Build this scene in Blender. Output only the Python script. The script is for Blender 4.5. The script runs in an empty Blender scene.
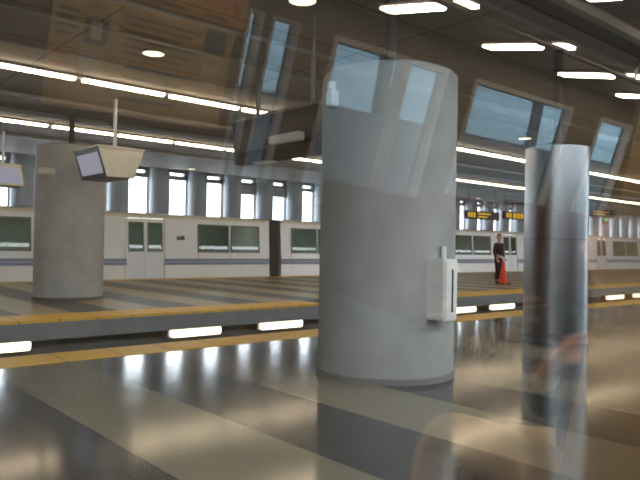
import bpy, bmesh, math, random
from mathutils import Vector, Matrix

random.seed(7)
C = bpy.context.scene.collection
PI = math.pi
EYE = 1.2                       # eye height above the platform

# ------------------------------------------------------------------ materials
def _m(name):
    m = bpy.data.materials.new(name); m.use_nodes = True
    nt = m.node_tree; nt.nodes.clear()
    out = nt.nodes.new('ShaderNodeOutputMaterial')
    return m, nt, out

def mat(name, col, rough=.6, metal=0, var=.08, scale=6, bump=0, coat=0, spec=.5, coords='Object'):
    m, nt, out = _m(name)
    b = nt.nodes.new('ShaderNodeBsdfPrincipled')
    b.inputs['Roughness'].default_value = rough
    b.inputs['Metallic'].default_value = metal
    b.inputs['Specular IOR Level'].default_value = spec
    b.inputs['Coat Weight'].default_value = coat
    tc = nt.nodes.new('ShaderNodeTexCoord')
    n = nt.nodes.new('ShaderNodeTexNoise'); n.inputs['Scale'].default_value = scale; n.inputs['Detail'].default_value = 5
    nt.links.new(tc.outputs[coords], n.inputs['Vector'])
    r = nt.nodes.new('ShaderNodeValToRGB')
    r.color_ramp.elements[0].position = .3; r.color_ramp.elements[1].position = .7
    r.color_ramp.elements[0].color = [c*(1-var) for c in col] + [1]
    r.color_ramp.elements[1].color = [min(1, c*(1+var)) for c in col] + [1]
    nt.links.new(n.outputs['Fac'], r.inputs[0]); nt.links.new(r.outputs[0], b.inputs['Base Color'])
    if bump:
        bp = nt.nodes.new('ShaderNodeBump'); bp.inputs['Strength'].default_value = bump; bp.inputs['Distance'].default_value = .01
        nt.links.new(n.outputs['Fac'], bp.inputs['Height']); nt.links.new(bp.outputs[0], b.inputs['Normal'])
    nt.links.new(b.outputs[0], out.inputs[0])
    return m

def emit(name, col, s):
    m, nt, out = _m(name)
    e = nt.nodes.new('ShaderNodeEmission'); e.inputs[0].default_value = (*col, 1); e.inputs[1].default_value = s
    nt.links.new(e.outputs[0], out.inputs[0])
    return m

def glass(name, tint, boost=1.0, base=.04, rough=0.0):
    """clear flat glass: lets light through, mirrors more at a slant (Schlick)"""
    m, nt, out = _m(name)
    t = nt.nodes.new('ShaderNodeBsdfTransparent'); t.inputs[0].default_value = (*tint, 1)
    g = nt.nodes.new('ShaderNodeBsdfGlossy'); g.inputs['Roughness'].default_value = rough
    lw = nt.nodes.new('ShaderNodeLayerWeight'); lw.inputs['Blend'].default_value = .5
    p = nt.nodes.new('ShaderNodeMath'); p.operation = 'POWER'; p.inputs[1].default_value = 5
    nt.links.new(lw.outputs['Facing'], p.inputs[0])
    a = nt.nodes.new('ShaderNodeMath'); a.operation = 'MULTIPLY_ADD'; a.use_clamp = True
    a.inputs[1].default_value = boost; a.inputs[2].default_value = base*boost
    nt.links.new(p.outputs[0], a.inputs[0])
    mx = nt.nodes.new('ShaderNodeMixShader')
    nt.links.new(a.outputs[0], mx.inputs[0]); nt.links.new(t.outputs[0], mx.inputs[1]); nt.links.new(g.outputs[0], mx.inputs[2])
    nt.links.new(mx.outputs[0], out.inputs[0])
    return m

def stripe_floor(name, spec=.5, ra=.09, rb=.16, k=1.0):
    """polished terrazzo in bands .82 m wide across the platform, alternately dark and pale"""
    m, nt, out = _m(name)
    N = nt.nodes.new; L = nt.links.new
    g = N('ShaderNodeNewGeometry'); sp = N('ShaderNodeSeparateXYZ'); L(g.outputs['Position'], sp.inputs[0])
    a = N('ShaderNodeMath'); a.operation = 'SUBTRACT'; a.inputs[1].default_value = 1.66; L(sp.outputs[0], a.inputs[0])
    d = N('ShaderNodeMath'); d.operation = 'DIVIDE'; d.inputs[1].default_value = 1.64; L(a.outputs[0], d.inputs[0])
    f = N('ShaderNodeMath'); f.operation = 'FRACT'; L(d.outputs[0], f.inputs[0])
    c = N('ShaderNodeMath'); c.operation = 'LESS_THAN'; c.inputs[1].default_value = .5; L(f.outputs[0], c.inputs[0])
    n = N('ShaderNodeTexNoise'); n.inputs['Scale'].default_value = 60; n.inputs['Detail'].default_value = 3
    L(g.outputs['Position'], n.inputs['Vector'])
    def ramp(c0, c1):
        r = N('ShaderNodeValToRGB'); r.color_ramp.elements[0].position = .35; r.color_ramp.elements[1].position = .65
        r.color_ramp.elements[0].color = (*c0, 1); r.color_ramp.elements[1].color = (*c1, 1); L(n.outputs['Fac'], r.inputs[0]); return r
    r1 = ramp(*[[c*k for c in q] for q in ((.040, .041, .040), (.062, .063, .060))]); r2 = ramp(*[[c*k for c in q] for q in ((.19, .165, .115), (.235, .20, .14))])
    mx = N('ShaderNodeMix'); mx.data_type = 'RGBA'; L(c.outputs[0], mx.inputs[0]); L(r1.outputs[0], mx.inputs[6]); L(r2.outputs[0], mx.inputs[7])
    b = N('ShaderNodeBsdfPrincipled'); L(mx.outputs[2], b.inputs['Base Color'])
    b.inputs['Roughness'].default_value = .17
    n2 = N('ShaderNodeTexNoise'); n2.inputs['Scale'].default_value = 1.3; L(g.outputs['Position'], n2.inputs['Vector'])
    mr = N('ShaderNodeMapRange'); mr.inputs[3].default_value = ra; mr.inputs[4].default_value = rb; b.inputs['Specular IOR Level'].default_value = spec; L(n2.outputs['Fac'], mr.inputs[0]); L(mr.outputs[0], b.inputs['Roughness'])
    L(b.outputs[0], out.inputs[0])
    return m

def panel_mat(name, col, seam, w, h, rough=.6):
    """large rectangular panels with thin seams"""
    m, nt, out = _m(name)
    N = nt.nodes.new; L = nt.links.new
    g = N('ShaderNodeNewGeometry')
    br = N('ShaderNodeTexBrick'); br.offset = 0; br.inputs['Scale'].default_value = 1
    br.inputs['Brick Width'].default_value = w; br.inputs['Row Height'].default_value = h
    br.inputs['Mortar Size'].default_value = .02
    br.inputs['Color1'].default_value = (*col, 1); br.inputs['Color2'].default_value = (*[c*.85 for c in col], 1); br.inputs['Mortar'].default_value = (*seam, 1)
    L(g.outputs['Position'], br.inputs['Vector'])
    b = N('ShaderNodeBsdfPrincipled'); b.inputs['Roughness'].default_value = rough
    L(br.outputs['Color'], b.inputs['Base Color']); L(b.outputs[0], out.inputs[0])
    return m

def yellow_tile(name):
    """raised-dot yellow warning tiles with joints"""
    m, nt, out = _m(name)
    N = nt.nodes.new; L = nt.links.new
    g = N('ShaderNodeNewGeometry')
    br = N('ShaderNodeTexBrick'); br.offset = 0; br.inputs['Scale'].default_value = 1
    br.inputs['Brick Width'].default_value = .6; br.inputs['Row Height'].default_value = 5
    br.inputs['Mortar Size'].default_value = .008
    br.inputs['Color1'].default_value = (.95, .58, .08, 1); br.inputs['Color2'].default_value = (.90, .53, .07, 1); br.inputs['Mortar'].default_value = (.25, .14, .03, 1)
    L(g.outputs['Position'], br.inputs['Vector'])
    v = N('ShaderNodeTexVoronoi'); v.inputs['Scale'].default_value = 16; v.inputs['Randomness'].default_value = 0
    L(g.outputs['Position'], v.inputs['Vector'])
    bp = N('ShaderNodeBump'); bp.inputs['Strength'].default_value = .4; bp.inputs['Distance'].default_value = .006; bp.invert = True
    L(v.outputs['Distance'], bp.inputs['Height'])
    b = N('ShaderNodeBsdfPrincipled'); b.inputs['Roughness'].default_value = .45
    L(br.outputs['Color'], b.inputs['Base Color']); L(bp.outputs[0], b.inputs['Normal']); L(b.outputs[0], out.inputs[0])
    return m

M = dict(
    terrazzo=stripe_floor('terrazzo_bands', .8),
    terrazzo_brightened=stripe_floor('terrazzo_brightened', .22, .28, .40, 2.2),  # same terrazzo, colour brightened and gloss dulled to lighten the far platform
    yellow=yellow_tile('yellow_tile'),
    black_tile=mat('black_tile', (.05, .05, .05), .5),
    concrete=mat('concrete', (.30, .297, .285), .75, var=.10, scale=3, bump=.25),
    concrete_brightened=mat('concrete_brightened', (.44, .435, .42), .75, var=.10, scale=3, bump=.25),  # same concrete, extra light put into the colour for the far column
    concrete_dark=mat('concrete_dark', (.17, .165, .155), .8, var=.15, scale=2, bump=.3),
    pilaster=mat('pilaster', (.36, .39, .42), .6, var=.05, scale=2),
    ballast=mat('ballast', (.07, .065, .06), .9, var=.4, scale=30, bump=.6),
    ceiling=panel_mat('ceiling_panels', (.20, .20, .20), (.07, .07, .065), 3.15, 1.3),
    ceil_metal=mat('ceiling_metal', (.20, .20, .19), .5, metal=.2),
    steel=mat('stainless_steel', (.33, .35, .37), .34, metal=1, var=.04, scale=2),
    strip=emit('fluorescent_strip', (1, .78, .53), 40),
    tube_w=emit('track_tube', (1, .84, .62), 7),
    down=emit('downlight_lens', (1, .83, .55), 5),
    housing=mat('lamp_housing', (.30, .28, .25), .5),
    train=mat('train_aluminium', (.82, .82, .82), .35, metal=.15, var=.03, scale=1.5),
    train_door=mat('train_door', (.70, .71, .72), .35, metal=.3, var=.03),
    train_roof_sunlit=mat('train_roof_sunlit', (.74, .66, .54), .5),  # beige carries the warm sunlight along the roof edge
    train_stripe=mat('train_stripe', (.24, .29, .43), .5, var=.02),
    train_number=mat('train_number', (.04, .05, .07), .5),
    train_dark=mat('train_bellows', (.10, .105, .115), .8),
    train_in=mat('train_lining', (.22, .25, .23), .6),
    train_glass=glass('train_glass', (.46, .50, .48), 1.6),
    sky_glass=glass('station_glass', (.97, .98, 1), 1.0),
    sky_dimming_glass=glass('sky_dimming_glass', (.38, .44, .46), 1.0),
    pane=glass('window_glass', (.95, .95, .94), 2.6),
    car_glass=glass('car_glass', (.80, .86, .90), 1.0),
    frame=mat('window_frame', (.16, .16, .155), .5, metal=.5),
    white_frame=mat('pale_frame', (.62, .65, .70), .4, metal=.1),
    black=mat('black_plastic', (.025, .025, .028), .4),
    dark_sign=mat('dark_sign', (.03, .03, .032), .7),
    led=emit('amber_led', (1, .62, .06), 1.6),
    green=emit('green_lamp', (.05, 1, .3), 1.6),
    screen=emit('monitor_screen', (.66, .68, .84), 1.1),
    beige=mat('beige_housing', (.66, .63, .55), .5),
    cabinet=mat('grey_cabinet', (.74, .73, .68), .45, metal=.2),
    orange=mat('cone_orange', (1, .08, .03), .45),
    neck=mat('dark_neck', (.07, .065, .058), .7),
    wall_brightened=mat('wall_brightened', (.62, .68, .74), .7, var=.05, scale=2),  # concrete colour raised to brighten the wall beyond the opposite windows
    strip_cool=emit('fluorescent_cool', (.85, .95, 1), 45),
    cone_base=mat('cone_base', (.06, .05, .05), .7),
    tan=mat('tan_panel', (.30, .205, .09), .55, var=.05),
    car_wall=mat('car_wall', (.07, .056, .038), .6, var=.05),
    car_ceil=panel_mat('car_ceiling', (.115, .088, .058), (.03, .025, .02), 1.37, 4.0, .5),
    car_floor=mat('car_carpet', (.035, .035, .04), .95, var=.3, scale=40),
    window_fill_glow=emit('window_fill_glow', (.95, 1, .92), 26),
    car_light=emit('car_light', (1, .80, .60), 120),
    poster=mat('poster_paper', (.46, .34, .16), .6, var=.06, scale=4),
    poster_top=mat('poster_card', (.46, .28, .12), .6, var=.06, scale=4),
    ink=mat('ink_grey', (.03, .03, .035), .6),
    ink_blue=mat('ink_slate', (.04, .05, .07), .6),
    ink_red=mat('ink_red', (.42, .05, .03), .6),
    print_white=mat('print_pale', (.60, .56, .50), .6),
    seat_cloth=mat('seat_cloth', (.10, .035, .035), .9, var=.2, scale=30),
    seat_shell=mat('seat_shell', (.16, .14, .12), .5),
    chrome=mat('grab_rail', (.6, .6, .6), .2, metal=1),
    skin=mat('skin', (.66, .38, .26), .5, var=.06, scale=20),
    khaki=mat('khaki_cotton', (.78, .60, .39), .85, var=.10, scale=14, bump=.3),
    navy=mat('dark_knit', (.035, .037, .045), .9, var=.2, scale=20, bump=.3),
    black_cloth=mat('black_cloth', (.02, .02, .024), .9),
    hair=mat('hair', (.04, .028, .02), .6),
    shoe=mat('shoe_leather', (.05, .035, .028), .5),
)

# ------------------------------------------------------------------ mesh helpers
def add_box(bm, x0, x1, y0, y1, z0, z1):
    r = bmesh.ops.create_cube(bm, size=1)
    for v in r['verts']:
        v.co = Vector((x0 + (v.co.x + .5)*(x1-x0), y0 + (v.co.y + .5)*(y1-y0), z0 + (v.co.z + .5)*(z1-z0)))
    return r['verts']

def add_cyl(bm, p0, p1, r, seg=12, r2=None):
    p0, p1 = Vector(p0), Vector(p1); d = p1-p0
    ret = bmesh.ops.create_cone(bm, cap_ends=True, segments=seg, radius1=r, radius2=r if r2 is None else r2, depth=d.length)
    mt = Matrix.Translation((p0+p1)/2) @ d.to_track_quat('Z', 'Y').to_matrix().to_4x4()
    bmesh.ops.transform(bm, matrix=mt, verts=ret['verts'])
    return ret['verts']

def add_lathe(bm, prof, cx, cy, seg=48, cap=True):
    rings = []
    for r, z in prof:
        rings.append([bm.verts.new((cx + r*math.cos(2*PI*i/seg), cy + r*math.sin(2*PI*i/seg), z)) for i in range(seg)])
    for a, b in zip(rings, rings[1:]):
        for i in range(seg):
            bm.faces.new((a[i], a[(i+1) % seg], b[(i+1) % seg], b[i]))
    if cap:
        bm.faces.new(rings[0][::-1]); bm.faces.new(rings[-1])

def add_prism(bm, poly, axis, t0, t1):
    """extrude a 2-D outline along X ('x': poly in y,z) or Y ('y': poly in x,z)"""
    def pt(p, t): return (t, p[0], p[1]) if axis == 'x' else (p[0], t, p[1])
    a = [bm.verts.new(pt(p, t0)) for p in poly]; b = [bm.verts.new(pt(p, t1)) for p in poly]
    n = len(poly)
    bm.faces.new(a[::-1]); bm.faces.new(b)
    for i in range(n): bm.faces.new((a[i], a[(i+1) % n], b[(i+1) % n], b[i]))

def obj(name, bm, m, parent=None, smooth=False, bevel=0):
    bmesh.ops.recalc_face_normals(bm, faces=bm.faces)
    if bevel:
        bmesh.ops.bevel(bm, geom=list(bm.edges), offset=bevel, segments=2, affect='EDGES', clamp_overlap=True)
    me = bpy.data.meshes.new(name); bm.to_mesh(me); bm.free()
    me.materials.append(m)
    if smooth:
        for p in me.polygons: p.use_smooth = True
        try: me.set_sharp_from_angle(angle=math.radians(40))
        except Exception: pass
    o = bpy.data.objects.new(name, me); C.objects.link(o)
    if parent:
        o.parent = parent
        o.matrix_parent_inverse = Matrix.Translation(parent.location).inverted() if parent.type == 'EMPTY' else Matrix()
    return o

def box(name, m, x0, x1, y0, y1, z0, z1, parent=None, bevel=0):
    bm = bmesh.new(); add_box(bm, x0, x1, y0, y1, z0, z1)
    return obj(name, bm, m, parent, bevel=bevel)

def cyl(name, m, p0, p1, r, parent=None, seg=16, r2=None):
    bm = bmesh.new(); add_cyl(bm, p0, p1, r, seg, r2)
    return obj(name, bm, m, parent, smooth=True)

def tag(o, label, cat, group=None):
    o['label'] = label; o['category'] = cat
    if group: o['group'] = group
    return o

def thing(name, label, cat, loc, group=None):
    o = bpy.data.objects.new(name, None); C.objects.link(o); o.location = loc; o.empty_display_size = .1
    return tag(o, label, cat, group)

def struct(o):
    o['kind'] = 'structure'; return o

def sheared(bm, yref, zref, tan):
    for v in bm.verts: v.co.y += -(v.co.z - zref)*tan

def wall_cells(bm, X0, X1, Z0, Z1, y0, y1, openings):
    xs = sorted({X0, X1, *[x for o in openings for x in o[:2] if X0 < x < X1]})
    for a, b in zip(xs, xs[1:]):
        mid = (a+b)/2; cuts = sorted([(o[2], o[3]) for o in openings if o[0] < mid < o[1]])
        z = Z0
        for lo, hi in cuts:
            if lo > z: add_box(bm, a, b, y0, y1, z, lo)
            z = max(z, hi)
        if z < Z1: add_box(bm, a, b, y0, y1, z, Z1)

def add_frame(bm, x0, x1, z0, z1, y0, y1, w):
    add_box(bm, x0, x0+w, y0, y1, z0, z1); add_box(bm, x1-w, x1, y0, y1, z0, z1)
    add_box(bm, x0+w, x1-w, y0, y1, z0, z0+w); add_box(bm, x0+w, x1-w, y0, y1, z1-w, z1)

def text_mesh(name, s, size, m, parent, mtx, extrude=.002, bold=0):
    cu = bpy.data.curves.new(name, 'FONT'); cu.body = s; cu.size = size; cu.extrude = extrude; cu.offset = bold
    t = bpy.data.objects.new(name, cu); C.objects.link(t)
    dg = bpy.context.evaluated_depsgraph_get()
    me = bpy.data.meshes.new_from_object(t.evaluated_get(dg))
    bpy.data.objects.remove(t); bpy.data.curves.remove(cu)
    me.transform(mtx); me.materials.clear(); me.materials.append(m)
    o = bpy.data.objects.new(name, me); C.objects.link(o)
    if parent:
        o.parent = parent
        o.matrix_parent_inverse = Matrix.Translation(parent.location).inverted() if parent.type == 'EMPTY' else Matrix()
    return o

def skin_mesh(name, verts, edges, radii, sub=2, root=0):
    me = bpy.data.meshes.new(name); me.from_pydata(verts, edges, [])
    o = bpy.data.objects.new(name, me); C.objects.link(o)
    sk = o.modifiers.new('s', 'SKIN'); sk.use_smooth_shade = True
    lay = me.skin_vertices[0].data
    for i, r in enumerate(radii):
        lay[i].radius = r if isinstance(r, tuple) else (r, r); lay[i].use_root = (i == root)
    ss = o.modifiers.new('u', 'SUBSURF'); ss.levels = sub; ss.render_levels = sub
    bpy.context.view_layer.update()
    dg = bpy.context.evaluated_depsgraph_get()
    out = bpy.data.meshes.new_from_object(o.evaluated_get(dg))
    bpy.data.objects.remove(o); bpy.data.meshes.remove(me)
    return out

def joined(name, meshes, m, parent):
    bm = bmesh.new()
    for me in meshes: bm.from_mesh(me)
    for f in bm.faces: f.smooth = True
    me = bpy.data.meshes.new(name); bm.to_mesh(me); bm.free(); me.materials.append(m)
    for p in me.polygons: p.use_smooth = True; p.material_index = 0
    o = bpy.data.objects.new(name, me); C.objects.link(o)
    if parent:
        o.parent = parent
        if parent.type == 'EMPTY': o.matrix_parent_inverse = Matrix.Translation(parent.location).inverted()
    return o

# ------------------------------------------------------------------ camera (solved from the photo's vanishing points)
R = Matrix(((.75336163, .02022447, .65729538), (-.65735209, -.00463749, .75356932), (.01828874, -.99978471, .00980089)))
right, down, fwd = R.col[0], R.col[1], R.col[2]
cm = Matrix((( right.x, -down.x, -fwd.x, 0), (right.y, -down.y, -fwd.y, 0), (right.z, -down.z, -fwd.z, EYE), (0, 0, 0, 1)))
cd = bpy.data.cameras.new('camera'); cam = bpy.data.objects.new('camera', cd); C.objects.link(cam)
cam.matrix_world = cm; cd.sensor_width = 36; cd.lens = 36*650/640; cd.clip_start = .02; cd.clip_end = 500
cd.dof.use_dof = True; cd.dof.focus_distance = 3.2; cd.dof.aperture_fstop = 5.0
bpy.context.scene.camera = cam

def px(w):
    v = Vector(w) - Vector((0, 0, EYE)); z = v.dot(fwd)
    return (320 + 650*v.dot(right)/z, 240 + 650*v.dot(down)/z) if z > 0 else (-999, -999)

# ------------------------------------------------------------------ station shell
XA, XB = -22, 78
struct(box('floor', M['terrazzo'], XA, XB, .72, 6.56, -.30, 0))
struct(box('floor_far', M['terrazzo_brightened'], XA, XB, 11.0, 19.62, -.30, 0))
struct(box('ground', M['ballast'], XA, XB, -12, 26, -1.45, -1.15))
struct(box('wall_track_near', M['concrete_dark'], XA, XB, .95, 6.75, -1.15, -.30))
struct(box('wall_track_far', M['concrete_dark'], XA, XB, 10.62, 19.9, -1.15, -.30))

def edge_strip(name, y0, y1, gaps):
    bm = bmesh.new(); x = XA
    for a, b in gaps:
        add_box(bm, x, a, y0, y1, -.30, .006); x = b
    add_box(bm, x, XB, y0, y1, -.30, .006)
    return bm
struct(obj('trim_1', edge_strip('t', 6.56, 7.12, []), M['yellow']))
fg = [(9.05, 10.7)]
struct(obj('trim_2', edge_strip('t', 10.2, 11.0, fg), M['yellow']))
bm = bmesh.new()
for a, b in fg: add_box(bm, a, b, 10.2, 11.0, -.30, .006)
struct(obj('trim_3', bm, M['black_tile']))
struct(box('trim_4', M['yellow'], XA, XB, 19.62, 20.2, -.30, .006))
struct(box('trim_5', M['yellow'], XA, XB, .62, .72, -.30, .006))
# concrete fascia under the platform lips
struct(box('trim_6', M['concrete'], XA, XB, 10.185, 10.2, -.30, -.035))
struct(box('trim_7', M['concrete'], XA, XB, 7.12, 7.135, -.30, -.035))

struct(box('ceiling', M['ceiling'], XA, XB, .3, 21.2, 3.9, 4.1))
struct(box('ceiling_raised', M['concrete'], XA, XB, 21.0, 25.2, 4.55, 4.75))
struct(box('ceiling_step', M['concrete'], XA, XB, 21.2, 21.3, 4.1, 4.55))
for k, (y, w, dz) in enumerate([(6.9, .07, .05), (8.0, .05, .03), (9.4, .05, .03), (12.6, .10, .06), (14.2, .32, .10), (17.5, .10, .06)]):
    struct(box('trim_%d' % (10+k), M['ceil_metal'], XA, XB, y-w/2, y+w/2, 3.9-dz, 3.9))

struct(box('light_block_left', M['concrete'], XA-.2, XA, -12, 26, -1.4, 4.75))  # unseen end walls, added to keep sky light out of the hall
struct(box('light_block_right', M['concrete'], XB, XB+.2, -12, 26, -1.4, 4.75))
# far wall: glazed slots between round concrete pilasters
WX = [11.455 + 1.745*k for k in range(-9, 27)]
ops = []
for x in WX:
    ops += [(x-.46, x+.46, 2.0, 3.86), (x-.36, x+.36, 4.0, 4.14)]
bm = bmesh.new(); wall_cells(bm, XA, XB, -1.15, 4.6, 24.2, 24.4, ops)
struct(obj('wall_back', bm, M['concrete']))
for i, x in enumerate(WX):
    bm = bmesh.new(); add_lathe(bm, [(.41, -1.1), (.41, 4.55)], x+.8725, 24.05, 24)
    struct(obj('wall_pilaster', bm, M['pilaster'], smooth=True))
    bm = bmesh.new(); add_frame(bm, x-.46, x+.46, 2.0, 3.86, 24.26, 24.31, .03); add_frame(bm, x-.36, x+.36, 4.0, 4.14, 24.26, 24.31, .02)
    w = struct(obj('window_%d' % (i+2), bm, M['white_frame']))
    bm = bmesh.new(); add_box(bm, x-.43, x+.43, 24.28, 24.29, 2.03, 3.83); add_box(bm, x-.34, x+.34, 24.28, 24.29, 4.02, 4.12)
    obj('window_pane', bm, M['sky_glass'], w)
    if 16 < x < 19:      # two of the slots have a roller shade part way down
        cyl('shade_roll', M['pilaster'], (x-.43, 24.24, 3.80), (x+.43, 24.24, 3.80), .03, w)
        box('window_shade', M['pilaster'], x-.45, x+.45, 24.235, 24.245, 3.46, 3.80, w)

# ------------------------------------------------------------------ columns
def column(name, label, x, y, r, m, collar, seam, top=3.0):
    t = thing(name, label, 'column', (x, y, 0))
    bm = bmesh.new(); add_lathe(bm, [(r, 0), (r, top-.03), (r-.03, top)], x, y, 64)
    obj('shaft', bm, m, t, smooth=True)
    bm = bmesh.new(); add_lathe(bm, [(.06, top), (.06, 3.9)], x, y, 24)
    obj('neck', bm, M['neck'], t, smooth=True)
    bm = bmesh.new(); add_lathe(bm, [(r+.012, 0.001), (r+.012, collar), (r, collar+.01)], x, y, 64)
    obj('base_band', bm, M['concrete_dark'] if m is not M['steel'] else M['steel'], t, smooth=True)
    if seam:
        bm = bmesh.new()
        for z in seam: add_lathe(bm, [(r+.001, z-.004), (r+.003, z), (r+.001, z+.004)], x, y, 64, cap=False)
        obj('joint_ring', bm, M['concrete_dark'] if m is not M['steel'] else M['frame'], t, smooth=True)
    return t
column('concrete_column', 'broad round concrete column standing mid-picture on the near platform', 4.63, 4.32, .65, M['concrete'], .05, [], 2.85)
column('concrete_column', 'round concrete column on the far platform in front of the train', 5.08, 13.94, .70, M['concrete_brightened'], .05, [], 3.2)
column('steel_column', 'shiny stainless steel clad column right of the broad concrete one', 8.15, 4.51, .41, M['steel'], .10, [1.35], 2.6)

# ------------------------------------------------------------------ lamps of the station
ORD = ['first', 'second', 'third', 'fourth', 'fifth', 'sixth', 'seventh', 'eighth', 'ninth', 'tenth', 'eleventh', 'twelfth', 'thirteenth', 'fourteenth']
def zone(x):
    if x < 318: return 'left'
    if x < 456: return 'hid1'
    if x < 523: return 'mid'
    if x < 590: return 'hid2'
    if x < 645: return 'right'
    return 'out'
cover0 = lens0 = None
def strip_row(y, xs, rowname, grp):
    cnt = {}
    for x in xs:
        a, b = px((x, y, 3.86))[0], px((x+1.53, y, 3.86))[0]
        z = zone((a+b)/2) if b > 0 else 'out'
        if zone(b) == 'mid' or zone(a) == 'mid': z = 'mid'
        if zone(b) == 'right' or zone(a) == 'right': z = 'right'
        if zone(a) == 'left' and b > 0: z = 'left'
        n = cnt.get(z, 0); cnt[z] = n+1
        lab = {'left': 'warm ceiling strip light, %s from the left edge in the %s row' % (ORD[min(n, 13)], rowname),
               'mid': 'warm ceiling strip light, %s right of the broad concrete column in the %s row' % (ORD[min(n, 13)], rowname),
               'right': 'warm ceiling strip light, %s right of the steel column in the %s row' % (ORD[min(n, 13)], rowname),
               'hid1': 'warm ceiling strip light of the %s row behind the broad concrete column' % rowname,
               'hid2': 'warm ceiling strip light of the %s row behind the steel column' % rowname,
               'out': 'warm ceiling strip light of the %s row beyond the edge of the view' % rowname}[z]
        t = thing('strip_light', lab, 'ceiling light', (x, y, 3.9), grp)
        box('housing', M['housing'], x-.02, x+1.55, y-.08, y+.08, 3.86, 3.9, t)
        bm = bmesh.new(); add_prism(bm, [(y-.06, 3.86), (y+.06, 3.86), (y+.045, 3.815), (y-.045, 3.815)], 'x', x+.045, x+1.485)
        obj('diffuser', bm, M['strip'], t)
strip_row(10.55, [3.96+1.575*k for k in range(-2, 16)], 'nearer', 'strip lights of the nearer ceiling row')
strip_row(15.3, [5.10+1.575*k for k in range(-2, 23)], 'farther', 'strip lights of the farther ceiling row')

def spot(name, loc, power, col, size=2.4, rad=.15):
    l = bpy.data.lights.new(name, 'SPOT'); l.energy = power; l.color = col; l.spot_size = size; l.spot_blend = .6; l.shadow_soft_size = rad
    o = bpy.data.objects.new(name, l); C.objects.link(o); o.location = loc
    return o
for x, y, lab in [(4.22, 8.5, 'round ceiling downlight above the trackway at upper left'),
                  (4.48, 5.5, 'round ceiling downlight above the near platform by the broad column, at the top edge'),
                  (13.96, 8.56, 'small round ceiling downlight seen left of the steel column'),
                  (11.8, 20.6, 'small round downlight above the far train near the bright windows'),
                  (28.7, 20.3, 'distant round downlight above the hanging yellow signs')]:
    t = thing('downlight', lab, 'ceiling light', (x, y, 3.9), 'round ceiling downlights')
    bm = bmesh.new(); add_lathe(bm, [(.15, 3.88), (.195, 3.88), (.195, 3.9), (.15, 3.9), (.15, 3.88)], x, y, 32, cap=False)
    obj('trim_ring', bm, M['ceil_metal'], t, smooth=True)
    bm = bmesh.new(); add_lathe(bm, [(.15, 3.884), (.15, 3.896)], x, y, 32)
    obj('lens', bm, M['down'], t, smooth=True)
    spot('downlight_lamp', (x, y, 3.86), 30, (1, .85, .62))

for x0, x1, lab in [(2.2, 3.2, 'track light under the far platform edge at the left edge of the photo'),
                    (5.58, 6.57, 'track light under the far platform edge, second from the left'),
                    (7.52, 8.53, 'track light under the far platform edge just left of the broad column'),
                    (9.5, 10.5, 'track light behind the broad concrete column'), (11.5, 12.5, 'track light behind the broad concrete column'),
                    (13.5, 14.5, 'track light under the far platform edge just right of the broad column'),
                    (15.3, 16.33, 'track light under the far platform edge just left of the steel column'),
                    (22.2, 23.3, 'track light under the far platform edge just right of the steel column'),
                    (24.3, 25.4, 'track light under the far platform edge at the right edge of the photo')]:
    t = thing('track_light', lab, 'wall light', ((x0+x1)/2, 10.62, -.37), 'track lights under the far platform edge')
    box('housing', M['housing'], x0-.03, x1+.03, 10.40, 10.62, -.46, -.29, t)
    bm = bmesh.new(); add_box(bm, x0, x1, 10.25, 10.40, -.455, -.305)
    obj('diffuser', bm, M['tube_w'], t, bevel=.02)

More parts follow.
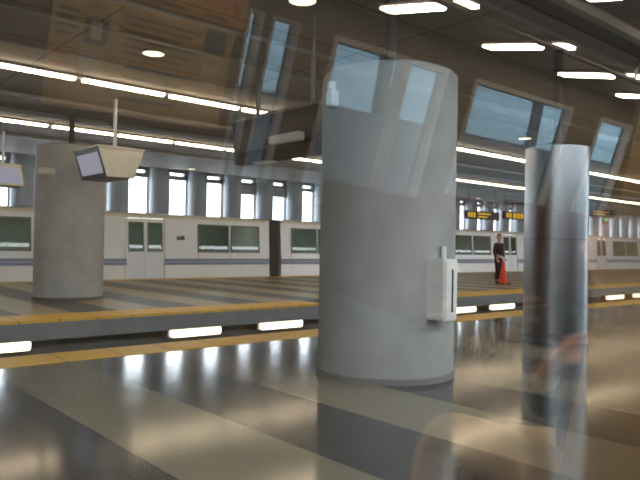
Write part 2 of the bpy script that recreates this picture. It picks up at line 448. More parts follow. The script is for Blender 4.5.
# ------------------------------------------------------------------ far train
def lean(z): return max(0, z-.3)*math.tan(math.radians(4))
def train_car(X0, X1, label, doors, wins, number):
    t = thing('train_car', label, 'train', ((X0+X1)/2, 21.9, -1.15), 'silver train cars across the far platform')
    YN, YF = 20.3, 23.3
    dops = [(a, b, .0, 2.04) for a, b in doors]; wops = [(a, b, .92, 1.90) for a, b in wins]
    bm = bmesh.new(); wall_cells(bm, X0, X1, -.25, 2.12, YN, YN+.06, dops + wops)
    for v in bm.verts: v.co.y += lean(v.co.z)
    body = obj('body_side', bm, M['train'], t)
    bm = bmesh.new(); wall_cells(bm, X0, X1, -.25, 2.12, YF-.06, YF, [])
    for v in bm.verts: v.co.y -= lean(v.co.z)
    obj('body_side', bm, M['train_in'], t)
    bm = bmesh.new(); prof = []
    n = 12
    for i in range(n+1):
        a = PI*i/n; prof.append(((YN+YF)/2 - math.cos(a)*(1.5-lean(2.12)), 2.12 + .15*math.sin(a)**.7))
    add_prism(bm, prof, 'x', X0, X1); obj('roof', bm, M['train_roof_sunlit'], t)
    bm = bmesh.new(); add_box(bm, X0, X1, YN+.10, YN+.16, 2.08, 2.17); obj('gutter', bm, M['train_roof_sunlit'], t)
    bm = bmesh.new(); add_box(bm, X0+.01, X1-.01, YN+.06, YF-.06, -.12, -.02); obj('car_floor', bm, M['train_in'], t)
    bm = bmesh.new(); add_box(bm, X0+.2, X1-.2, YN+.3, YF-.3, -.8, -.12); obj('underframe', bm, M['train_dark'], t)
    for x in (X0, X1-.06):
        bm = bmesh.new(); add_prism(bm, [(YN+.02, -.25), (YF-.02, -.25), (YF-.14, 2.12), (YN+.14, 2.12)], 'x', x, x+.06); obj('end_wall', bm, M['train'], t)
    # stripe: two blue bands
    bm = bmesh.new(); xs = X0
    for a, b in doors + [(X1, X1)]:
        for z0, z1 in ((.465, .567), (.580, .682)):
            add_box(bm, xs+.005, a-.01, YN-.004, YN+.004, z0, z1)
        xs = b
    for v in bm.verts: v.co.y += lean(v.co.z)
    obj('blue_stripe', bm, M['train_stripe'], t)
    for a, b in wins:
        bm = bmesh.new(); add_frame(bm, a-.02, b+.02, .90, 1.92, YN-.012, YN+.03, .045)
        for v in bm.verts: v.co.y += lean(v.co.z)
        f = obj('window', bm, M['frame'], t)
        bm = bmesh.new(); add_box(bm, a+.02, b-.02, YN+.005, YN+.012, .94, 1.88)
        for v in bm.verts: v.co.y += lean(v.co.z)
        obj('pane', bm, M['train_glass'], f)
    for a, b in doors:
        mid = (a+b)/2
        bm = bmesh.new(); add_box(bm, a-.05, a, YN-.01, YN+.05, 0, 2.06); add_box(bm, b, b+.05, YN-.01, YN+.05, 0, 2.06); add_box(bm, a-.05, b+.05, YN-.01, YN+.05, 2.04, 2.09)
        for v in bm.verts: v.co.y += lean(v.co.z)
        obj('door_frame', bm, M['train_door'], t)
        for p, q in ((a+.005, mid-.008), (mid+.008, b-.005)):
            wa, wb = p+.075, q-.065
            bm = bmesh.new(); wall_cells(bm, p, q, .01, 2.035, YN+.015, YN+.045, [(wa, wb, .92, 1.90)])
            for v in bm.verts: v.co.y += lean(v.co.z)
            d = obj('door', bm, M['train_door'], t)
            bm = bmesh.new(); add_frame(bm, wa-.01, wb+.01, .91, 1.91, YN+.008, YN+.04, .03)
            for v in bm.verts: v.co.y += lean(v.co.z)
            obj('door_window_frame', bm, M['frame'], d)
            bm = bmesh.new(); add_box(bm, wa, wb, YN+.026, YN+.032, .92, 1.90)
            for v in bm.verts: v.co.y += lean(v.co.z)
            obj('door_pane', bm, M['train_glass'], d)
    if number:
        x, s = number
        text_mesh('car_number', s, .20, M['train_number'], t, Matrix.Translation((x, YN-.012+lean(1.34), 1.34)) @ Matrix.Rotation(PI/2, 4, 'X'), .015, .002)
    # seat backs seen through the windows
    box('added_interior_glow', M['window_fill_glow'], X0+.6, X1-.6, 21.6, 22.0, 2.04, 2.09, t)  # unseen glowing box added to brighten the train windows
    k = 0
    for a, b in wins:
        bm = bmesh.new(); add_box(bm, a+.3, a+.38, YN+.35, YN+1.25, .3, 1.12)
        obj('seat', bm, M['train_in'], t, bevel=.02); k += 1
    return t
train_car(-6.1, 15.15, 'silver train car at left, with double doors and the far column before it', [(-2.2, -.87), (9.30, 10.66)],
          [(1.0, 2.28), (2.39, 3.67), (4.95, 6.26), (12.0, 13.28), (13.39, 14.66)], (11.15, '635'))
train_car(15.72, 37.0, 'silver train car in the middle, behind the orange cone and the dark figure', [(20.3, 21.65), (31.2, 32.55)],
          [(16.26, 17.57), (17.68, 18.9), (22.7, 24.0), (24.1, 25.4), (26.8, 28.3), (28.45, 30.0), (33.9, 35.2), (35.3, 36.5)], None)
train_car(37.6, 58.9, 'silver train car farthest right, beyond the steel column', [(42.1, 43.45), (53.1, 54.45)],
          [(38.1, 39.4), (39.5, 40.8), (44.5, 46.3), (46.5, 48.3), (49.5, 51.3), (51.4, 52.4), (55.6, 57), (57.1, 58.3)], None)
for x0, x1, lab in [(15.15, 15.72, 'dark rubber bellows between the left and middle train cars'), (37.0, 37.6, 'dark bellows between the middle and right train cars')]:
    bm = bmesh.new(); n = 4; w = (x1-x0)/n
    for i in range(n):
        add_box(bm, x0+i*w+.005, x0+(i+.55)*w, 20.42, 23.2, -.3, 2.2); add_box(bm, x0+(i+.55)*w, x0+(i+1)*w, 20.5, 23.1, -.28, 2.17)
    tag(obj('train_bellows', bm, M['train_dark']), lab, 'train gangway', 'bellows between the train cars')

# ------------------------------------------------------------------ hanging monitors on the far platform
def monitor(x0, x1, y0, y1, zt, zb, inset, label, front=False):
    t = thing('hanging_monitor', label, 'monitor', ((x0+x1)/2, (y0+y1)/2, zt))
    bm = bmesh.new(); poly = [(x0, zt), (x1, zt), (x1-inset, zb), (x0+inset, zb)]
    add_prism(bm, poly, 'y', y0, y1); obj('housing', bm, M['black'], t)
    for y in (y0-.02, y1):
        bm = bmesh.new(); add_prism(bm, poly, 'y', y, y+.02); obj('side_panel', bm, M['beige'], t)
    s = inset/(zt-zb)
    for side in (0, 1):
        bm = bmesh.new(); h0, h1 = zb+.13*(zt-zb), zt-.16*(zt-zb)
        def X(z, off): v = x0 + (zt-z)*s - off; return v if side == 0 else x0+x1-v
        a = [(X(h0, .004), y0+.10, h0), (X(h0, .004), y1-.10, h0), (X(h1, .004), y1-.10, h1), (X(h1, .004), y0+.10, h1)]
        b = [(X(h0, -.006), y0+.10, h0), (X(h0, -.006), y1-.10, h0), (X(h1, -.006), y1-.10, h1), (X(h1, -.006), y0+.10, h1)]
        va = [bm.verts.new(p) for p in a]; vb = [bm.verts.new(p) for p in b]
        bm.faces.new(va); bm.faces.new(vb[::-1])
        for i in range(4): bm.faces.new((va[i], va[(i+1) % 4], vb[(i+1) % 4], vb[i]))
        obj('screen', bm, M['screen'], t)
    if front:
        q = .05; bm = bmesh.new(); add_prism(bm, [(x0+q+.03, zt-q), (x1-q-.03, zt-q), (x1-inset-q, zb+q), (x0+inset+q, zb+q)], 'y', y0-.026, y0-.018); obj('screen', bm, M['screen'], t)
    bm = bmesh.new(); add_box(bm, x0-.03, x1+.03, y0-.04, y1+.03, zt, zt+.03); obj('top_cap', bm, M['beige'], t)
    xm, ym = x0+(x1-x0)*.48, y0+.25
    cyl('hanger_rod', M['white_frame'], (xm, ym, zt), (xm, ym, 3.9), .035, t)
monitor(4.67, 5.54, 11.5, 12.7, 2.94, 2.41, .17, 'beige sided hanging monitor beside the far concrete column')
monitor(4.30, 4.95, 17.0, 17.8, 3.05, 2.55, -.10, 'hanging monitor with pale screen at the left edge of the photo', True)

# plate lamp on the far column
t = thing('plate_lamp', 'small pale plate on the far concrete column', 'wall light', (4.47, 13.5, 2.6))
def cyl_at(xp, cx, cy, r):      # point of a round column facing the camera at the azimuth of x / y = xp
    d = Vector((xp, 1)).normalized(); c = Vector((cx, cy)); b = d.dot(c); q = c.length_squared - r*r
    return d*(b - math.sqrt(max(0, b*b-q)))
p = cyl_at(.334, 5.08, 13.94, .70)
box('plate', M['beige'], p.x-.26, p.x+.20, p.y-.08, p.y-.03, 2.56, 2.68, t, bevel=.01)
box('bracket', M['frame'], p.x-.10, p.x+.08, p.y-.03, p.y+.03, 2.58, 2.66, t)

# ------------------------------------------------------------------ sign over the near platform edge
t = thing('hanging_sign', 'dark train destination sign hung across the near platform edge', 'sign', (4.86, 6.4, 2.83))
bm = bmesh.new(); add_prism(bm, [(4.78, 2.82), (5.04, 2.82), (5.0, 2.27), (4.82, 2.27)], 'y', 5.45, 7.30); obj('housing', bm, M['dark_sign'], t, bevel=.008)
bm = bmesh.new(); add_prism(bm, [(4.775, 2.70), (4.79, 2.70), (4.812, 2.40), (4.797, 2.40)], 'y', 5.60, 7.15); obj('display', bm, M['black'], t)
box('top_rail', M['frame'], 4.80, 5.02, 5.40, 7.34, 2.82, 2.86, t)
for y in (5.8, 6.9): cyl('hanger_rod', M['frame'], (4.91, y, 2.86), (4.91, y, 3.9), .03, t)
box('underside_glint', M['white_frame'], 4.84, 4.98, 6.55, 6.90, 2.255, 2.272, t)  # pale plate standing in for light reflected under the sign

t = thing('security_camera', 'beige security camera mounted on the dark destination sign', 'camera', (4.70, 6.0, 2.45))
bm = bmesh.new(); add_box(bm, 4.60, 4.70, 5.68, 6.25, 2.40, 2.50); obj('body', bm, M['beige'], t, bevel=.012)
cyl('lens_hood', M['black'], (4.65, 6.24, 2.45), (4.65, 6.36, 2.45), .055, t)
box('mount', M['frame'], 4.69, 4.80, 5.85, 5.95, 2.42, 2.48, t)

p = cyl_at(1.0*(lambda r: r)(.905), 4.63, 4.32, .65)
t = thing('security_camera', 'small pale box camera high on the left side of the broad concrete column', 'camera', (p.x, p.y, 2.6))
box('body', M['white_frame'], p.x-.09, p.x+.0, p.y-.07, p.y+.02, 2.47, 2.62, t, bevel=.01)
bm = bmesh.new(); add_lathe(bm, [(.005, 2.70), (.035, 2.69), (.045, 2.65), (.035, 2.62), (.005, 2.615)], p.x-.06, p.y-.03, 16); obj('dome', bm, M['white_frame'], t, smooth=True)
box('mount', M['frame'], p.x-.03, p.x+.06, p.y-.03, p.y+.02, 2.52, 2.58, t)

# cabinet on the broad column
t = thing('wall_cabinet', 'pale grey cabinet with a dark slot fixed to the broad concrete column', 'cabinet', (4.645, 3.62, .58))
box('body', M['cabinet'], 4.475, 4.665, 3.50, 3.74, .575, 1.11, t, bevel=.01)
box('front_panel', M['cabinet'], 4.495, 4.648, 3.492, 3.503, .60, 1.09, t, bevel=.003)
box('slot', M['black'], 4.570, 4.588, 3.486, 3.494, .65, 1.02, t)
cyl('conduit', M['cabinet'], (4.64, 3.64, 1.10), (4.64, 3.64, 1.22), .022, t)

# traffic cone
t = thing('traffic_cone', 'orange traffic cone on the far platform before the dark standing figure', 'cone', (19.85, 12.95, 0))
bm = bmesh.new(); add_box(bm, 19.66, 20.04, 12.76, 13.14, 0, .035); obj('base', bm, M['cone_base'], t, bevel=.01)
bm = bmesh.new(); add_lathe(bm, [(.155, .035), (.15, .06), (.045, .76), (.035, .78), (.02, .78)], 19.85, 12.95, 32); obj('cone_body', bm, M['orange'], t, smooth=True)

# hanging yellow lettered signs, far right
def lit_sign(x0, x1, y, z0, z1, label, blocks, rods=True):
    t = thing('platform_sign', label, 'sign', ((x0+x1)/2, y, z1))
    box('housing', M['dark_sign'], x0, x1, y-.08, y+.08, z0, z1, t, bevel=.01)
    if blocks:
        bm = bmesh.new(); W = x1-x0; Hh = z1-z0
        for a, b, c, d in blocks: add_box(bm, x0+a*W, x0+b*W, y-.086, y-.079, z0+c*Hh, z0+d*Hh)
        obj('amber_lettering', bm, M['led'], t)
    for x in (x0+.2, x1-.2): cyl('hanger_rod', M['frame'], (x, y, z1), (x, y, 3.9), .02, t)
B1 = [(.04, .10, .2, .8), (.12, .18, .2, .8), (.20, .26, .2, .8), (.34, .72, .58, .78), (.34, .62, .22, .40)]
B2 = [(.05, .13, .2, .8), (.16, .24, .2, .8), (.30, .40, .15, .85), (.43, .53, .15, .85), (.56, .66, .15, .85), (.70, .80, .15, .85), (.84, .94, .15, .85)]
lit_sign(23.1, 25.55, 17, 2.52, 2.88, 'black hanging sign with amber lettering, left of its pair before the far windows', B1)
lit_sign(26.0, 28.3, 17, 2.62, 2.98, 'black hanging sign with amber lettering, right of its pair beside the steel column', B2)
lit_sign(34.4, 37.0, 17, 3.12, 3.52, 'dark hanging sign with thin pale lines just right of the steel column', [(.05, .75, .62, .74), (.05, .6, .28, .40)])
t = thing('signal_lamp', 'small green signal lamp hung below the dark sign right of the steel column', 'signal', (36.0, 17.0, 3.1))
box('housing', M['black'], 35.85, 36.35, 16.96, 17.1, 2.72, 3.12, t, bevel=.01)
bm = bmesh.new(); add_box(bm, 35.90, 36.30, 16.945, 16.962, 2.92, 3.08); obj('lens', bm, M['green'], t)

# ------------------------------------------------------------------ people
def head_mesh(c, r=.105, look=(-1, 0)):
    """a head with brow, nose, chin, ears and eye sockets; look = heading in plan"""
    bm = bmesh.new(); bmesh.ops.create_uvsphere(bm, u_segments=28, v_segments=20, radius=1)
    for v in bm.verts:
        x, y, z = v.co                     # local: +x is forward
        w = .78 if z > -.2 else .78 - .22*(-.2-z)
        nx, ny, nz = x*.95, y*w, z*1.22
        if z < -.35 and x > 0: nx += .12*(-z)
        if x > .75 and abs(y) < .22 and -.35 < z < .15: nx += .24*(1-abs(y)/.22)*(1-abs(z+.12)/.28 if abs(z+.12) < .28 else 0)
        if x > .55 and .22 < abs(y) < .52 and 0 < z < .28: nx -= .08
        if x > .7 and abs(y) < .3 and -.58 < z < -.42: nx += .05
        v.co = (nx, ny, nz)
    for s in (-1, 1):
        rr = bmesh.ops.create_uvsphere(bm, u_segments=10, v_segments=8, radius=.22)
        for v in rr['verts']: v.co = Vector((v.co.x*.7-.05, v.co.y*.35+s*.80, v.co.z*1.1+.02))
        rr = bmesh.ops.create_uvsphere(bm, u_segments=10, v_segments=8, radius=.10)
        for v in rr['verts']: v.co += Vector((.80, s*.34, .12))
    a = math.atan2(look[1], look[0])
    bmesh.ops.transform(bm, matrix=Matrix.Translation(c) @ Matrix.Rotation(a, 4, 'Z') @ Matrix.Scale(r, 4), verts=bm.verts)
    me = bpy.data.meshes.new('h'); bm.to_mesh(me); bm.free(); return me

def hair_mesh(c, r=.105, look=(-1, 0)):
    bm = bmesh.new(); bmesh.ops.create_uvsphere(bm, u_segments=28, v_segments=20, radius=1)
    kill = [v for v in bm.verts if v.co.z < -.35 or (v.co.x > .35 and v.co.z < .55) or (v.co.x > -.1 and v.co.z < .0)]
    bmesh.ops.delete(bm, geom=kill, context='VERTS')
    for v in bm.verts: v.co = (v.co.x*1.02, v.co.y*.86, v.co.z*1.28)
    g = bmesh.ops.extrude_face_region(bm, geom=list(bm.faces))
    for v in [e for e in g['geom'] if isinstance(e, bmesh.types.BMVert)]: v.co *= .93
    a = math.atan2(look[1], look[0])
    bmesh.ops.transform(bm, matrix=Matrix.Translation(c) @ Matrix.Rotation(a, 4, 'Z') @ Matrix.Scale(r, 4), verts=bm.verts)
    me = bpy.data.meshes.new('hr'); bm.to_mesh(me); bm.free(); return me

def hand_mesh(wrist, dirv, palm_n, side, curl=.9, s=1.0):
    """palm plus five curled fingers; dirv = along the hand, palm_n = out of the palm, side = +1/-1 thumb side"""
    d = Vector(dirv).normalized(); n = Vector(palm_n); n = (n - d*n.dot(d)).normalized(); b = d.cross(n)*side
    W = Vector(wrist); out = []
    pv = [W, W + d*.035*s, W + d*.075*s, W + d*.095*s]
    out.append(skin_mesh('p', pv, [(0, 1), (1, 2), (2, 3)], [(.026*s, .026*s), (.036*s, .020*s), (.042*s, .018*s), (.036*s, .014*s)], 2))
    # orient the flat palm: build it again as a box-like slab so it is wide along b
    bm = bmesh.new(); bmesh.ops.create_cube(bm, size=1)
    bmesh.ops.subdivide_edges(bm, edges=list(bm.edges), cuts=2, use_grid_fill=True)
    for v in bm.verts:
        u, w, t = v.co.x+.5, v.co.y, v.co.z
        wid = (.060 + .026*u)*s*(1-.25*abs(t)*1.2); th = (.036 - .010*u)*s*(1-.5*abs(w))
        v.co = W + d*(u*.10*s) + b*(w*wid) + n*(t*th)
    for f in bm.faces: f.smooth = True
    me = bpy.data.meshes.new('pl'); bm.to_mesh(me); bm.free(); out.append(me)
    for k, (off, ln) in enumerate([(.033, .072), (.011, .080), (-.011, .074), (-.031, .058)]):
        p = W + d*.088*s + b*off*s; v = [W + d*.05*s + b*off*.8*s, p]; dd = d.copy(); seg = [ln*.45, ln*.32, ln*.23]
        ang = 0
        for q, L in enumerate(seg):
            ang += curl*(.35 + .5*q/2 + .06*k)
            dd = d*math.cos(ang) + n*math.sin(ang); p = p + dd*L*s; v.append(p)
        out.append(skin_mesh('f', v, [(i, i+1) for i in range(len(v)-1)], [.0095*s, .0098*s, .0092*s, .0085*s, .0068*s], 2))
    p0 = W + d*.03*s + b*.025*s; p1 = W + d*.055*s + b*.050*s + n*.012*s; p2 = p1 + (d*.7 + n*.6 + b*.1).normalized()*.034*s; p3 = p2 + (d*.6 + n*.7 - b*.3).normalized()*.026*s
    out.append(skin_mesh('t', [p0, p1, p2, p3], [(0, 1), (1, 2), (2, 3)], [.014*s, .0125*s, .011*s, .0085*s], 2))
    return out

def figure(name, label, J, look, top_m, leg_m, sleeve=1.0, hand=None, loc=(0, 0, 0)):
    t = thing(name, label, 'person', loc)
    V = {k: Vector(v) for k, v in J.items()}
    def mid(a, b, f=.5): return V[a].lerp(V[b], f)
    vs, es, rs, ix = [], [], [], {}
    def add(k, p, r): ix[k] = len(vs); vs.append(p); rs.append(r)
    add('pelvis', V['pelvis'], .13); add('waist', mid('pelvis', 'chest'), .115); add('chest', V['chest'], .135); add('neckb', V['neck'], .06); add('head', V['head'], .055)
    for a, b in (('pelvis', 'waist'), ('waist', 'chest'), ('chest', 'neckb'), ('neckb', 'head')): es.append((ix[a], ix[b]))
    for s in 'LR':
        add('sh'+s, V['sh'+s], .058); add('ua'+s, mid('sh'+s, 'el'+s), .046); add('el'+s, V['el'+s], .040); add('fa'+s, mid('el'+s, 'wr'+s, .4), .038); add('wr'+s, V['wr'+s], .026)
        for a, b in (('chest', 'sh'+s), ('sh'+s, 'ua'+s), ('ua'+s, 'el'+s), ('el'+s, 'fa'+s), ('fa'+s, 'wr'+s)): es.append((ix[a], ix[b]))
        add('hp'+s, V['hp'+s], .088); add('th'+s, mid('hp'+s, 'kn'+s), .074); add('kn'+s, V['kn'+s], .056); add('cf'+s, mid('kn'+s, 'an'+s, .35), .054); add('an'+s, V['an'+s], .036)
        for a, b in (('pelvis', 'hp'+s), ('hp'+s, 'th'+s), ('th'+s, 'kn'+s), ('kn'+s, 'cf'+s), ('cf'+s, 'an'+s)): es.append((ix[a], ix[b]))
    meshes = [skin_mesh('b', vs, es, rs, 2), head_mesh(V['head'] + Vector((0, 0, .02)), .105, look)]
    for s in 'LR':
        d = V['wr'+s] - V['el'+s]; pn = V['hn'+s] if 'hn'+s in V else Vector((look[0], look[1], .2))
        dv = V['hd'+s] if 'hd'+s in V else d
        meshes += hand_mesh(V['wr'+s], dv, pn, 1 if s == 'L' else -1, .9)
    joined('body', meshes, M['skin'], t)
    joined('hair', [hair_mesh(V['head'] + Vector((0, 0, .03)), .105, look)], M['hair'], t)
    # top with sleeves
    vs, es, rs, ix = [], [], [], {}
    add('chest', V['chest'], .158); add('waist', mid('pelvis', 'chest'), .150); add('pelvis', V['pelvis'] + (V['chest']-V['pelvis'])*.06, .158); add('neckb', V['chest'].lerp(V['neck'], .75), .075)
    es += [(0, 1), (1, 2), (0, 3)]
    for s in 'LR':
        add('sh'+s, V['sh'+s], .078); add('ua'+s, mid('sh'+s, 'el'+s), .066); add('el'+s, V['el'+s], .060); add('fa'+s, mid('el'+s, 'wr'+s, .4), .052); add('cu'+s, mid('el'+s, 'wr'+s, .82*sleeve), .042)
        for a, b in (('chest', 'sh'+s), ('sh'+s, 'ua'+s), ('ua'+s, 'el'+s), ('el'+s, 'fa'+s), ('fa'+s, 'cu'+s)): es.append((ix[a], ix[b]))
    joined('jumper', [skin_mesh('j', vs, es, rs, 2)], top_m, t)
    vs, es, rs, ix = [], [], [], {}
    add('pelvis', V['pelvis'], .150); add('belt', V['pelvis'].lerp(V['chest'], .22), .146); es.append((0, 1))
    for s in 'LR':
        add('hp'+s, V['hp'+s], .112); add('th'+s, mid('hp'+s, 'kn'+s), .096); add('kn'+s, V['kn'+s], .080); add('cf'+s, mid('kn'+s, 'an'+s, .35), .074); add('an'+s, mid('kn'+s, 'an'+s, .93), .064)
        for a, b in (('pelvis', 'hp'+s), ('hp'+s, 'th'+s), ('th'+s, 'kn'+s), ('kn'+s, 'cf'+s), ('cf'+s, 'an'+s)): es.append((ix[a], ix[b]))
    joined('trousers', [skin_mesh('tr', vs, es, rs, 2)], leg_m, t)
    f = Vector((look[0], look[1], 0)).normalized()
    for s in 'LR':
        a = V['an'+s]; z = V['floor'].z
        v = [Vector((a.x, a.y, z+.055)) - f*.05, Vector((a.x, a.y, z+.055)) + f*.05, Vector((a.x, a.y, z+.04)) + f*.13, Vector((a.x, a.y, z+.033)) + f*.19]
        me = skin_mesh('sh', [v[0], v[1], v[2], v[3], Vector((a.x, a.y, a.z))], [(0, 1), (1, 2), (2, 3), (1, 4)], [.046, .048, .042, .03, .042], 2, 1)
        for q in me.vertices: q.co.z = max(q.co.z, z+.002)
        joined('shoe', [me], M['shoe'], t)
    return t

# standing figure by the cone, on the far platform
bx, by = 20.15, 13.35
def S(dx, dy, z): return (bx+dx, by+dy, z)
figure('person', 'person in dark clothes standing behind the orange cone', dict(
    pelvis=S(0, 0, .92), chest=S(.02, 0, 1.28), neck=S(.02, 0, 1.47), head=S(0, -.02, 1.61),
    shL=S(.20, 0, 1.38), elL=S(.26, .02, 1.10), wrL=S(.22, -.12, .90), shR=S(-.18, 0, 1.38), elR=S(-.25, .02, 1.10), wrR=S(-.24, -.10, .86),
    hpL=S(.10, 0, .86), knL=S(.12, -.02, .48), anL=S(.13, .03, .09), hpR=S(-.10, 0, .86), knR=S(-.11, -.04, .48), anR=S(-.13, .0, .09), floor=(0, 0, 0)),
    (-.5, -.85), M['black_cloth'], M['black_cloth'], 1.0, loc=(bx, by, 0))

# passenger on the seat ahead in our own car, seen in the window's reflection
figure('person', 'passenger in khaki trousers and dark top with raised hand, reflected at lower right', dict(
    pelvis=(1.80, .18, .47), chest=(1.80, .20, .82), neck=(1.79, .18, .99), head=(1.77, .14, 1.12),
    shR=(1.66, .25, .89), elR=(1.655, .03, .68), wrR=(1.505, .13, .835), shL=(1.95, .12, .89), elL=(2.07, .13, .62), wrL=(2.06, -.05, .46),
    hpR=(1.71, .20, .465), knR=(1.53, -.16, .53), anR=(1.49, -.13, .09), hpL=(1.89, .14, .465), knL=(1.77, -.16, .455), anL=(1.80, -.06, .09),
    hdR=(-.04, .10, .12), hnR=(.75, .55, -.35), hdL=(.1, -.9, -.25), hnL=(0, 0, -1), floor=(0, 0, 0)),
    (-.40, -.92), M['navy'], M['khaki'], .85, loc=(1.80, .18, 0))

# ------------------------------------------------------------------ our own car (mirrored in the window)
TH = math.tan(math.radians(6))
WN = .45                                  # window plane at eye height
CX0, CX1 = -3.0, 9.0
YC = -.95                                 # car centre line
def near(bm):
    for v in bm.verts: v.co.y += -(v.co.z-EYE)*TH
def opp(bm):
    for v in bm.verts: v.co.y += (v.co.z-1.4)*TH
win = [(-.50, 1.38, .62, 1.93)]
bm = bmesh.new(); wall_cells(bm, CX0, CX1, 0, 2.12, WN-.03, WN+.07, win); near(bm)
struct(obj('wall_near', bm, M['car_wall']))
bm = bmesh.new(); add_frame(bm, -.50, 1.38, .62, 1.93, WN-.015, WN+.03, .03); near(bm)
w1 = struct(obj('window_1', bm, M['frame']))
bm = bmesh.new(); add_box(bm, -.48, 1.36, WN, WN+.006, .64, 1.91); near(bm)
g = obj('window_pane', bm, M['pane'], w1)

oops = [(1.985, 2.085, 1.0, 1.94), (2.145, 2.335, 1.0, 1.94), (2.60, 3.70, .90, 1.94), (4.02, 5.48, .90, 1.94), (6.0, 6.68, .90, 1.94), (7.0, 8.4, .9, 1.94), (-2.4, -1.2, .9, 1.94)]
bm = bmesh.new(); wall_cells(bm, CX0, CX1, 0, 2.12, -2.35, -2.25, oops); opp(bm)
struct(obj('wall_opposite', bm, M['car_wall']))
for i, (a, b, c, d) in enumerate(oops):
    bm = bmesh.new(); add_frame(bm, a, b, c, d, -2.31, -2.235, .035 if b-a > .3 else .012)
    if i == 2: add_box(bm, 3.23, 3.31, -2.31, -2.235, c+.035, d-.035)
    opp(bm); f = struct(obj('window_%d' % (60+i), bm, M['white_frame']))
    bm = bmesh.new(); add_box(bm, a+.01, b-.01, -2.29, -2.284, c+.03, d-.03); opp(bm)
    obj('window_pane', bm, M['car_glass'], f)
struct(box('floor_car', M['car_floor'], CX0, CX1, -2.5, .62, -.12, 0))
# ceiling with a dropped central trough
bm = bmesh.new(); add_box(bm, CX0, CX1, -2.45, -1.12, 2.10, 2.2); add_box(bm, CX0, CX1, -.78, .55, 2.10, 2.2); add_box(bm, CX0, CX1, -1.2, -.7, 2.2, 2.3)
struct(obj('ceiling_car', bm, M['car_ceil']))
for k, x in enumerate((CX0-.1, CX1)):
    bm = bmesh.new(); add_box(bm, x, x+.1, -2.5, .6, 0, 2.25); struct(obj('wall_end_%s' % ('rear', 'front')[k], bm, M['car_wall']))
bm = bmesh.new(); add_box(bm, CX0, CX1, -1.16, -1.10, 2.06, 2.12); add_box(bm, CX0, CX1, -.80, -.74, 2.06, 2.12); struct(obj('trim_30', bm, M['white_frame']))
struct(box('ground_car', M['train_dark'], CX0, CX1, -2.3, .3, -1.1, -.12))

NM = ['nearest', 'second', 'third', 'fourth', 'fifth', 'sixth']
k = 0
for x in (-.25, .72, 1.69, 2.66, 3.63, 4.60, 5.55, 6.5):
    for side in (0, 1):  # second side is an unseen row added to brighten the car
        vis = side == 0 and x > 2
        if vis: lab = 'train ceiling lamp reflected at upper right, %s of the row' % ['first and largest', 'second', 'third', 'fourth', 'fifth'][k]; k += 1
        else: lab = 'train ceiling lamp above the window seats, out of the picture'
        t = thing('car_lamp', lab, 'ceiling light', (x, -1.6 if side == 0 else -.3, 2.1), 'ceiling lamps of our own train car')
        f = lambda y: y if side == 0 else 2*YC - y
        bm = bmesh.new()
        ya, yb = sorted((f(-1.96), f(-1.18))); add_box(bm, x-.11, x+.11, ya, yb, 2.085, 2.10); obj('lamp_frame', bm, M['car_ceil'], t)
        for p, q in ((-1.84, -1.46), (-1.38, -1.25)):
            ya, yb = sorted((f(p), f(q)))
            bm = bmesh.new(); add_box(bm, x-.052, x+.052, ya, yb, 2.068, 2.086); obj('diffuser', bm, M['car_light'], t)

# grab rail
t = thing('grab_rail', 'bright horizontal grab rail reflected at the top right corner', 'rail', (3, -1.0, 1.95))
cyl('rail', M['chrome'], (-2.5, -1.0, 1.95), (8.5, -1.0, 1.95), .017, t)
for x in (-2, 0, 2, 4, 6, 8): cyl('rail_post', M['chrome'], (x, -1.0, 1.95), (x, -1.0, 2.2), .012, t)

# tan draught screen beside our window
bm = bmesh.new(); add_box(bm, 1.40, 1.43, .262, .44, 0, 2.1)
for v in bm.verts:
    if v.co.y > .4: v.co.y = WN-.03-(v.co.z-EYE)*TH
sc = thing('draught_screen', 'tan draught screen filling the right edge of the reflection', 'screen', (1.415, .34, 0))
obj('panel', bm, M['tan'], sc)
cyl('edge_trim', M['tan'], (1.415, .262, 0), (1.415, .262, 2.1), .015, sc)

# posters on the opposite wall
def wallY(z, off=0): return -2.25 + (z-1.4)*TH + off
def slab(bm, x0, x1, z0, z1, o0, o1):
    vs = add_box(bm, x0, x1, -2.25+o0, -2.25+o1, z0, z1)
    for v in vs: v.co.y += (v.co.z-1.4)*TH
def textm(x, z):     # reads from the aisle: runs toward -X on a wall facing +Y
    return Matrix.Translation((x, wallY(z, .0125), z)) @ Matrix.Rotation(math.radians(-6), 4, 'X') @ Matrix.Rotation(PI, 4, 'Z') @ Matrix.Rotation(PI/2, 4, 'X')
t = thing('wall_poster', 'tan notice board with grey print reflected mirror-wise at upper left', 'poster', (1.45, -2.24, 1.5))
bm = bmesh.new(); slab(bm, .98, 1.92, 1.27, 1.80, 0, .010); obj('sheet', bm, M['poster'], t)
bm = bmesh.new()
for i in range(6): slab(bm, 1.32, 1.73-.05*(i % 3), 1.735-i*.034, 1.747-i*.034, .010, .0125)
for i in range(4): slab(bm, 1.34, 1.70-.06*(i % 2), 1.50-i*.05, 1.516-i*.05, .010, .0125)
for i in range(4): slab(bm, 1.00, 1.10-.02*(i % 2), 1.70-i*.035, 1.714-i*.035, .010, .0125)
obj('printed_lines', bm, M['ink'], t)
bm = bmesh.new(); slab(bm, 1.13, 1.24, 1.58, 1.70, .010, .0125); slab(bm, 1.75, 1.87, 1.66, 1.78, .010, .0125); obj('picture_square', bm, M['ink_blue'], t)
bm = bmesh.new(); slab(bm, 1.16, 1.21, 1.60, 1.68, .0125, .0145); slab(bm, 1.12, 1.24, 1.44, 1.55, .010, .0125); slab(bm, 1.76, 1.86, 1.48, 1.60, .010, .0125); obj('picture_figure', bm, M['print_white'], t)
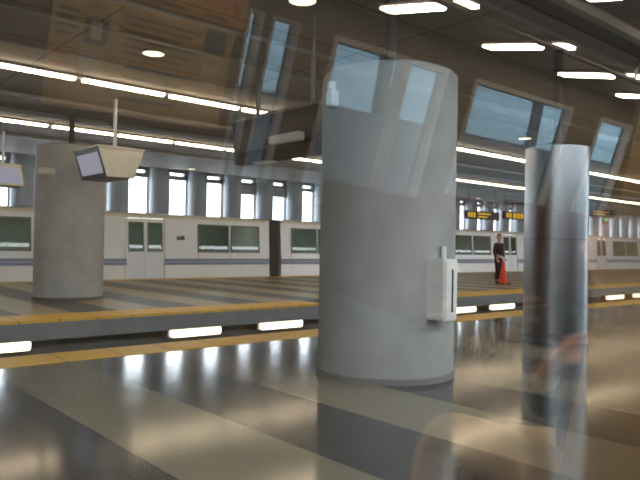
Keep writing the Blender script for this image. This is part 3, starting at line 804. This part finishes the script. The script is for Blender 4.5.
bm = bmesh.new(); slab(bm, .99, 1.09, 1.46, 1.475, .010, .0125); slab(bm, .99, 1.07, 1.50, 1.515, .010, .0125); obj('red_lines', bm, M['ink_red'], t)
t = thing('wall_poster', 'orange advertising card with red lettering reflected at the top edge', 'poster', (1.45, -2.24, 1.82))
bm = bmesh.new(); slab(bm, .6, 1.97, 1.815, 2.04, 0, .010); obj('card', bm, M['poster_top'], t)
text_mesh('red_lettering', 'IN O', .10, M['ink_red'], t, textm(1.93, 1.880))
bm = bmesh.new(); slab(bm, 1.72, 1.86, 1.834, 1.852, .010, .0125); slab(bm, 1.40, 1.62, 1.834, 1.852, .010, .0125); slab(bm, 1.1, 1.34, 1.834, 1.87, .010, .0125); obj('printed_lines', bm, M['ink'], t)

# seats
def seat(x, y, face, label, w=.95, rot=0, dz=0, lean=.10):
    """double seat; face = -1 looks toward -X"""
    t = thing('train_bench', label, 'seat', (x, y, 0), 'seats of our own train car')
    f = face
    def X(a, b): return sorted((x+f*a, x+f*b))
    a, b = X(-.22, .24); bm = bmesh.new(); add_box(bm, a, b, y-w/2, y+w/2, .34+dz, .44+dz); obj('seat_cushion', bm, M['seat_cloth'], t, bevel=.03)
    bm = bmesh.new(); add_prism(bm, [(x-f*.20, .40+dz), (x-f*.30, .40+dz), (x-f*(.30+lean), 1.06+dz), (x-f*(.22+lean), 1.08+dz)], 'y', y-w/2, y+w/2); obj('backrest', bm, M['seat_cloth'], t, bevel=.02)
    a, b = X(-.20, .20); bm = bmesh.new(); add_box(bm, a, b, y-w/2+.02, y+w/2-.02, .29+dz, .34+dz); obj('seat_shell', bm, M['seat_shell'], t)
    a, b = X(-.12, .10); bm = bmesh.new(); add_box(bm, a, b, y-w/4, y+w/4, 0, .29+dz); obj('pedestal', bm, M['seat_shell'], t)
    t.rotation_euler.z = rot
seat(1.95, .085, -1, 'dark red train seat under the passenger in khaki trousers', .90, PI/2, -.07, .02)
for i, x in enumerate((3.1, 4.1, 5.1)):
    seat(x, -1.80, 1, 'train seat below the opposite windows, %s from the reflected door' % ['first', 'second', 'third'][i], .84)

# ------------------------------------------------------------------ what lies beyond the opposite windows
struct(box('wall_beyond', M['wall_brightened'], -10, 40, -9.3, -9.0, -1.15, 2.05))
struct(box('ceiling_beyond', M['concrete_dark'], -22, 78, -11.5, -2.9, 3.9, 4.1))
bm = bmesh.new()
for x in range(-8, 40, 6): add_box(bm, x-.12, x+.12, -9.25, -9.05, 2.05, 3.9)
add_box(bm, -10, 40, -9.2, -9.1, 3.75, 3.9)
w70 = struct(obj('window_70', bm, M['pilaster']))
box('window_pane', M['sky_dimming_glass'], -10, 40, -9.16, -9.14, 2.05, 3.9, w70)  # grey pane added to dim the sky behind the opposite windows
for i in range(9):
    x = 1.5 + i*3
    t = thing('strip_light', 'ceiling strip light beyond the opposite windows, far side of the second track', 'ceiling light', (x, -7, 3.9), 'strip lights beyond the opposite windows')
    box('housing', M['housing'], x-.02, x+1.5, -7.08, -6.92, 3.86, 3.9, t)
    box('diffuser', M['strip_cool'], x, x+1.48, -7.06, -6.94, 3.82, 3.86, t)

# ------------------------------------------------------------------ daylight
w = bpy.data.worlds.new('overcast_sky'); bpy.context.scene.world = w; w.use_nodes = True
nt = w.node_tree; nt.nodes.clear()
o = nt.nodes.new('ShaderNodeOutputWorld'); bg = nt.nodes.new('ShaderNodeBackground')
bg.inputs[0].default_value = (.86, .94, 1.0, 1); bg.inputs[1].default_value = 20.0
nt.links.new(bg.outputs[0], o.inputs[0])

sc_ = bpy.context.scene
sc_.view_settings.view_transform = 'Standard'; sc_.view_settings.look = 'None'
sc_.view_settings.gamma = 1; sc_.view_settings.use_curve_mapping = False
sc_.view_settings.exposure = -1.0
cy = sc_.cycles
cy.use_denoising = True
cy.max_bounces = 8; cy.transparent_max_bounces = 16; cy.glossy_bounces = 5; cy.diffuse_bounces = 4
cy.sample_clamp_indirect = 6
